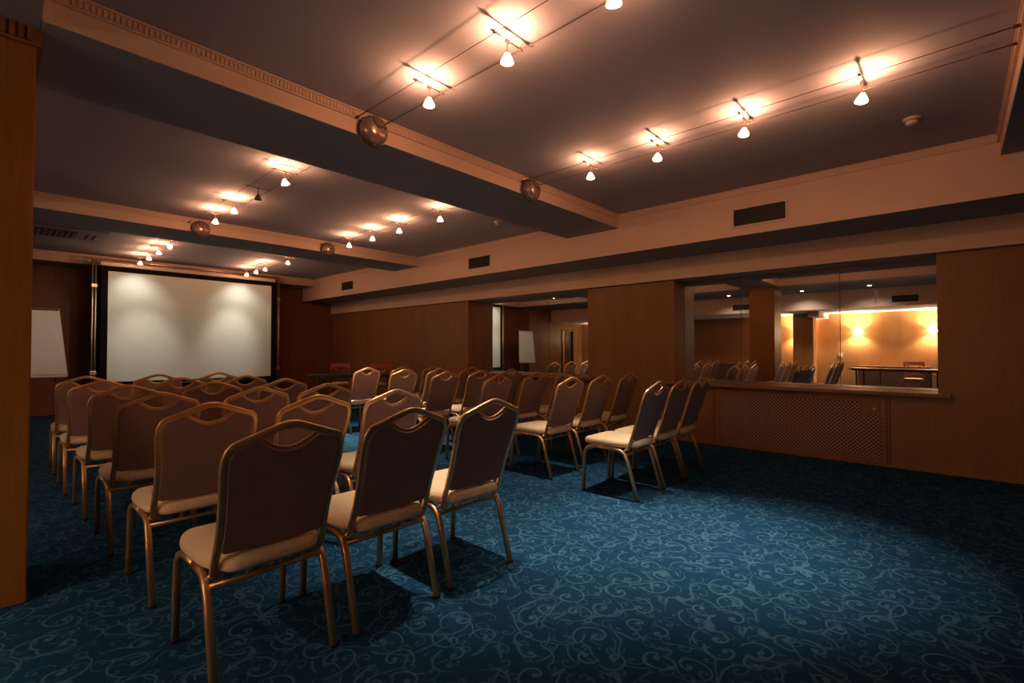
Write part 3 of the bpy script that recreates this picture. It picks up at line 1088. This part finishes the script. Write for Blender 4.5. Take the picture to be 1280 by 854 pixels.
def red_chair(lab):
    t = thing('lattice_chair', lab, 'chair', group='red wooden chairs with lattice backs')
    # faces -Y (front), back at +Y
    b = new()
    layers(b, [[(-0.21, -0.22, z), (0.21, -0.22, z), (0.19, 0.20, z), (-0.19, 0.20, z)] for z in (0.415, 0.440)], smooth=False)
    obj('seat_frame', b, M['red'], t)
    b = new()
    rings = []
    for s_, z in ((0.94, 0.440), (0.97, 0.455), (0.93, 0.468), (0.7, 0.476), (0.3, 0.478)):
        rings.append([(-0.20 * s_, -0.01 - 0.20 * s_, z), (0.20 * s_, -0.01 - 0.20 * s_, z), (0.18 * s_, -0.01 + 0.19 * s_, z), (-0.18 * s_, -0.01 + 0.19 * s_, z)])
    layers(b, rings)
    obj('seat_cushion', b, M['seat'], t)
    for s in (-1, 1):
        b = new(); sweep(b, [(s * 0.195, -0.205, 0.0), (s * 0.195, -0.205, 0.43)], section('rect', 0.034, 0.034))
        obj('leg', b, M['red'], t)
        b = new(); sweep(b, [(s * 0.185, 0.235, 0.0), (s * 0.185, 0.195, 0.43), (s * 0.19, 0.215, 0.65), (s * 0.20, 0.248, 0.87)], section('rect', 0.032, 0.032))
        obj('leg', b, M['red'], t)
        b = new(); sweep(b, [(s * 0.195, -0.20, 0.19), (s * 0.185, 0.215, 0.19)], section('rect', 0.020, 0.022))
        obj('stretcher', b, M['red'], t)
    b = new(); layers(b, [[(-0.215, 0.232, 0.805), (0.215, 0.232, 0.805), (0.215, 0.258, 0.885), (-0.215, 0.258, 0.885)],
                          [(-0.215, 0.210, 0.810), (0.215, 0.210, 0.810), (0.215, 0.236, 0.890), (-0.215, 0.236, 0.890)]], smooth=False)
    obj('top_rail', b, M['red'], t)
    b = new(); bx(b, -0.18, 0.18, 0.200, 0.222, 0.60, 0.635, 0.004, 1)
    obj('lower_rail', b, M['red'], t)
    for s in (-1, 1):
        b = new()
        sweep(b, [(s * 0.175, 0.232, 0.800), (0.0, 0.220, 0.705)], section('rect', 0.016, 0.022))
        sweep(b, [(s * 0.175, 0.212, 0.64), (0.0, 0.220, 0.715)], section('rect', 0.016, 0.022))
        obj('lattice_bar', b, M['red'], t)
    return t
rc0 = red_chair('red lattice-back chair behind the slanted corner table, nearer the screen')
rc0.location = (5.42, 10.2, 0); rc0.rotation_euler = (0, 0, -0.5)
dup(rc0, (5.78, 9.2, 0), -0.75, 'red lattice-back chair behind the slanted corner table, nearer the mirror wall')
dup(rc0, (-2.90, 0.80, 0), PI / 2, 'red lattice-back chair at the reflected table below the wall lamps')

# low cabinets along the lamp wall
def cabinet(y0, y1, lab):
    w = (y1 - y0) / 2
    t = thing('low_cabinet', lab, 'cabinet', (XL + 0.03, (y0 + y1) / 2, 0), 0, 'low cabinets along the lamp wall')
    b = new(); bx(b, 0.002, 0.30, -w, w, 0.0, 0.71, 0.004, 1)
    obj('body', b, M['darkframe'], t)
    b = new(); bx(b, 0.0, 0.34, -w - 0.03, w + 0.03, 0.71, 0.75, 0.006, 2)
    obj('top_board', b, M['veneer'], t)
    n = 3
    for i in range(n):
        a = -w + 2 * w * i / n
        c = -w + 2 * w * (i + 1) / n
        b = new(); bx(b, 0.30, 0.318, a + 0.008, c - 0.008, 0.05, 0.695, 0.003, 1)
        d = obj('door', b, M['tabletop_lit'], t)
        b = new(); lathe(b, [(0, 0.018), (0.010, 0.016), (0.006, 0)], 12, axis='x', org=(0.318, c - 0.06, 0.50))
        obj('knob', b, M['gold'], d)
cabinet(0.52, 2.05, 'low dark cabinet with pale wood top under the two wall lamps')
cabinet(4.9, 6.3, 'low cabinet in the dim part of the lamp wall, left of the reflected pillar')

# ------------------------------------------------------------------ wall sconces, downlights, coiled lead
def sconce(y, lab, z=1.72, k=1.0):
    t = thing('wall_sconce', lab, 'wall lamp', (XL, y, z), 0, 'lit wall sconces')
    b = new(); bx(b, 0.0, 0.014, -0.045, 0.045, -0.05, 0.04, 0.004, 1)
    obj('back_plate', b, M['gold'], t)
    b = new()
    rings = []
    for r, zz in ((0.030, -0.060), (0.062, -0.045), (0.092, -0.015), (0.108, 0.020), (0.112, 0.045)):
        rings.append([(0.014 + r * math.sin(PI * q / 12) * 0.95, -r * 1.1 * math.cos(PI * q / 12), zz) for q in range(13)])
    vr = [[b.verts.new(p) for p in r] for r in rings]
    for a, c in zip(vr, vr[1:]):
        for q in range(12):
            f = b.faces.new((a[q], a[q + 1], c[q + 1], c[q])); f.smooth = True
    obj('lamp_shade', b, M['sconceglass'], t)
    light('glow_up', 'SPOT', SCONCE_W * k, (1.0, 0.84, 0.62), t, (0.09, 0, 0.06), (-0.10, 0, 1), 150, 0.6, 0.04)
    light('glow_bowl', 'POINT', 12 * k, (1.0, 0.84, 0.62), t, (0.18, 0, 0.0), radius=0.06)
    light('glow_down', 'SPOT', SCONCE_W * 0.6 * k, (1.0, 0.84, 0.62), t, (0.09, 0, -0.07), (-0.10, 0, -1), 140, 0.6, 0.04)
sconce(0.43, 'lit half-bowl wall sconce cut by the edge of the big mirror')
sconce(2.08, 'lit half-bowl wall sconce above the reflected table end')
sconce(3.60, 'lit wall sconce tucked between the two reflected pillars')
sconce(10.6, 'lit wall sconce near the doorway, seen as a bright strip', k=0.35)
def downlight(x, y, lab):
    t = thing('ceiling_downlight', lab, 'downlight', (x, y, ZB), 0, 'downlights in the soffit over the pillars')
    b = new(); lathe(b, [(0.060, 0.0), (0.062, -0.006), (0.046, -0.010), (0.040, -0.002)], 24)
    obj('ring', b, M['gold'], t)
    b = new(); lathe(b, [(0.042, -0.003), (0.030, -0.014), (0, -0.018)], 24)
    obj('lens', b, M['downglass'], t)
    light('beam', 'SPOT', DOWN_W, SPOT_COL, t, (0, 0, -0.03), (-0.25, 0, -1), 125, 0.8, 0.03)
downlight(-1.10, 1.50, 'small round downlight reflected near the open end of the big mirror')
downlight(-1.25, 2.95, 'small round downlight reflected beside the pillar, on its lamp side')
downlight(-1.10, 4.75, 'small round downlight reflected in the narrow mirror pane')
b = new()
pts = [(0.028 * math.cos(k * 0.7), 0.028 * math.sin(k * 0.7), -0.01 - k * 0.0062) for k in range(75)]
sweep(b, pts, section('round', 0.0045, 0.0045, 5))
o = obj('coiled_lead', b, M['wire'])
o.location = (-1.10, 1.38, ZB)
tag(o, 'thin dark coiled lead hanging from the soffit beside a downlight', 'cable')
b = new(); bx(b, 0.0, 0.012, -0.045, 0.045, -0.06, 0.06, 0.003, 1)
wp = obj('wall_switch', b, M['offwhite'])
wp.location = (XL, 2.50, 1.05)
tag(wp, 'small pale switch plate on the lamp wall beside the pillar', 'switch')
b = new(); bx(b, 0.012, 0.018, -0.015, 0.015, -0.025, 0.025, 0.002, 1)
obj('rocker', b, M['offwhite'], wp)
# lamp of the corridor behind the doorway
t = thing('corridor_lamp', 'warm corridor ceiling lamp beyond the open doorway', 'lamp', (-2.7, YL + 1.3, ZC - 0.3))
b = new(); lathe(b, [(0, -0.06), (0.08, -0.05), (0.12, -0.02), (0.13, 0.0)], 24)
obj('lamp_shade', b, M['sconceglass'], t)
light('glow', 'POINT', 60, (1.0, 0.70, 0.38), t, (0, 0, -0.12), radius=0.05)
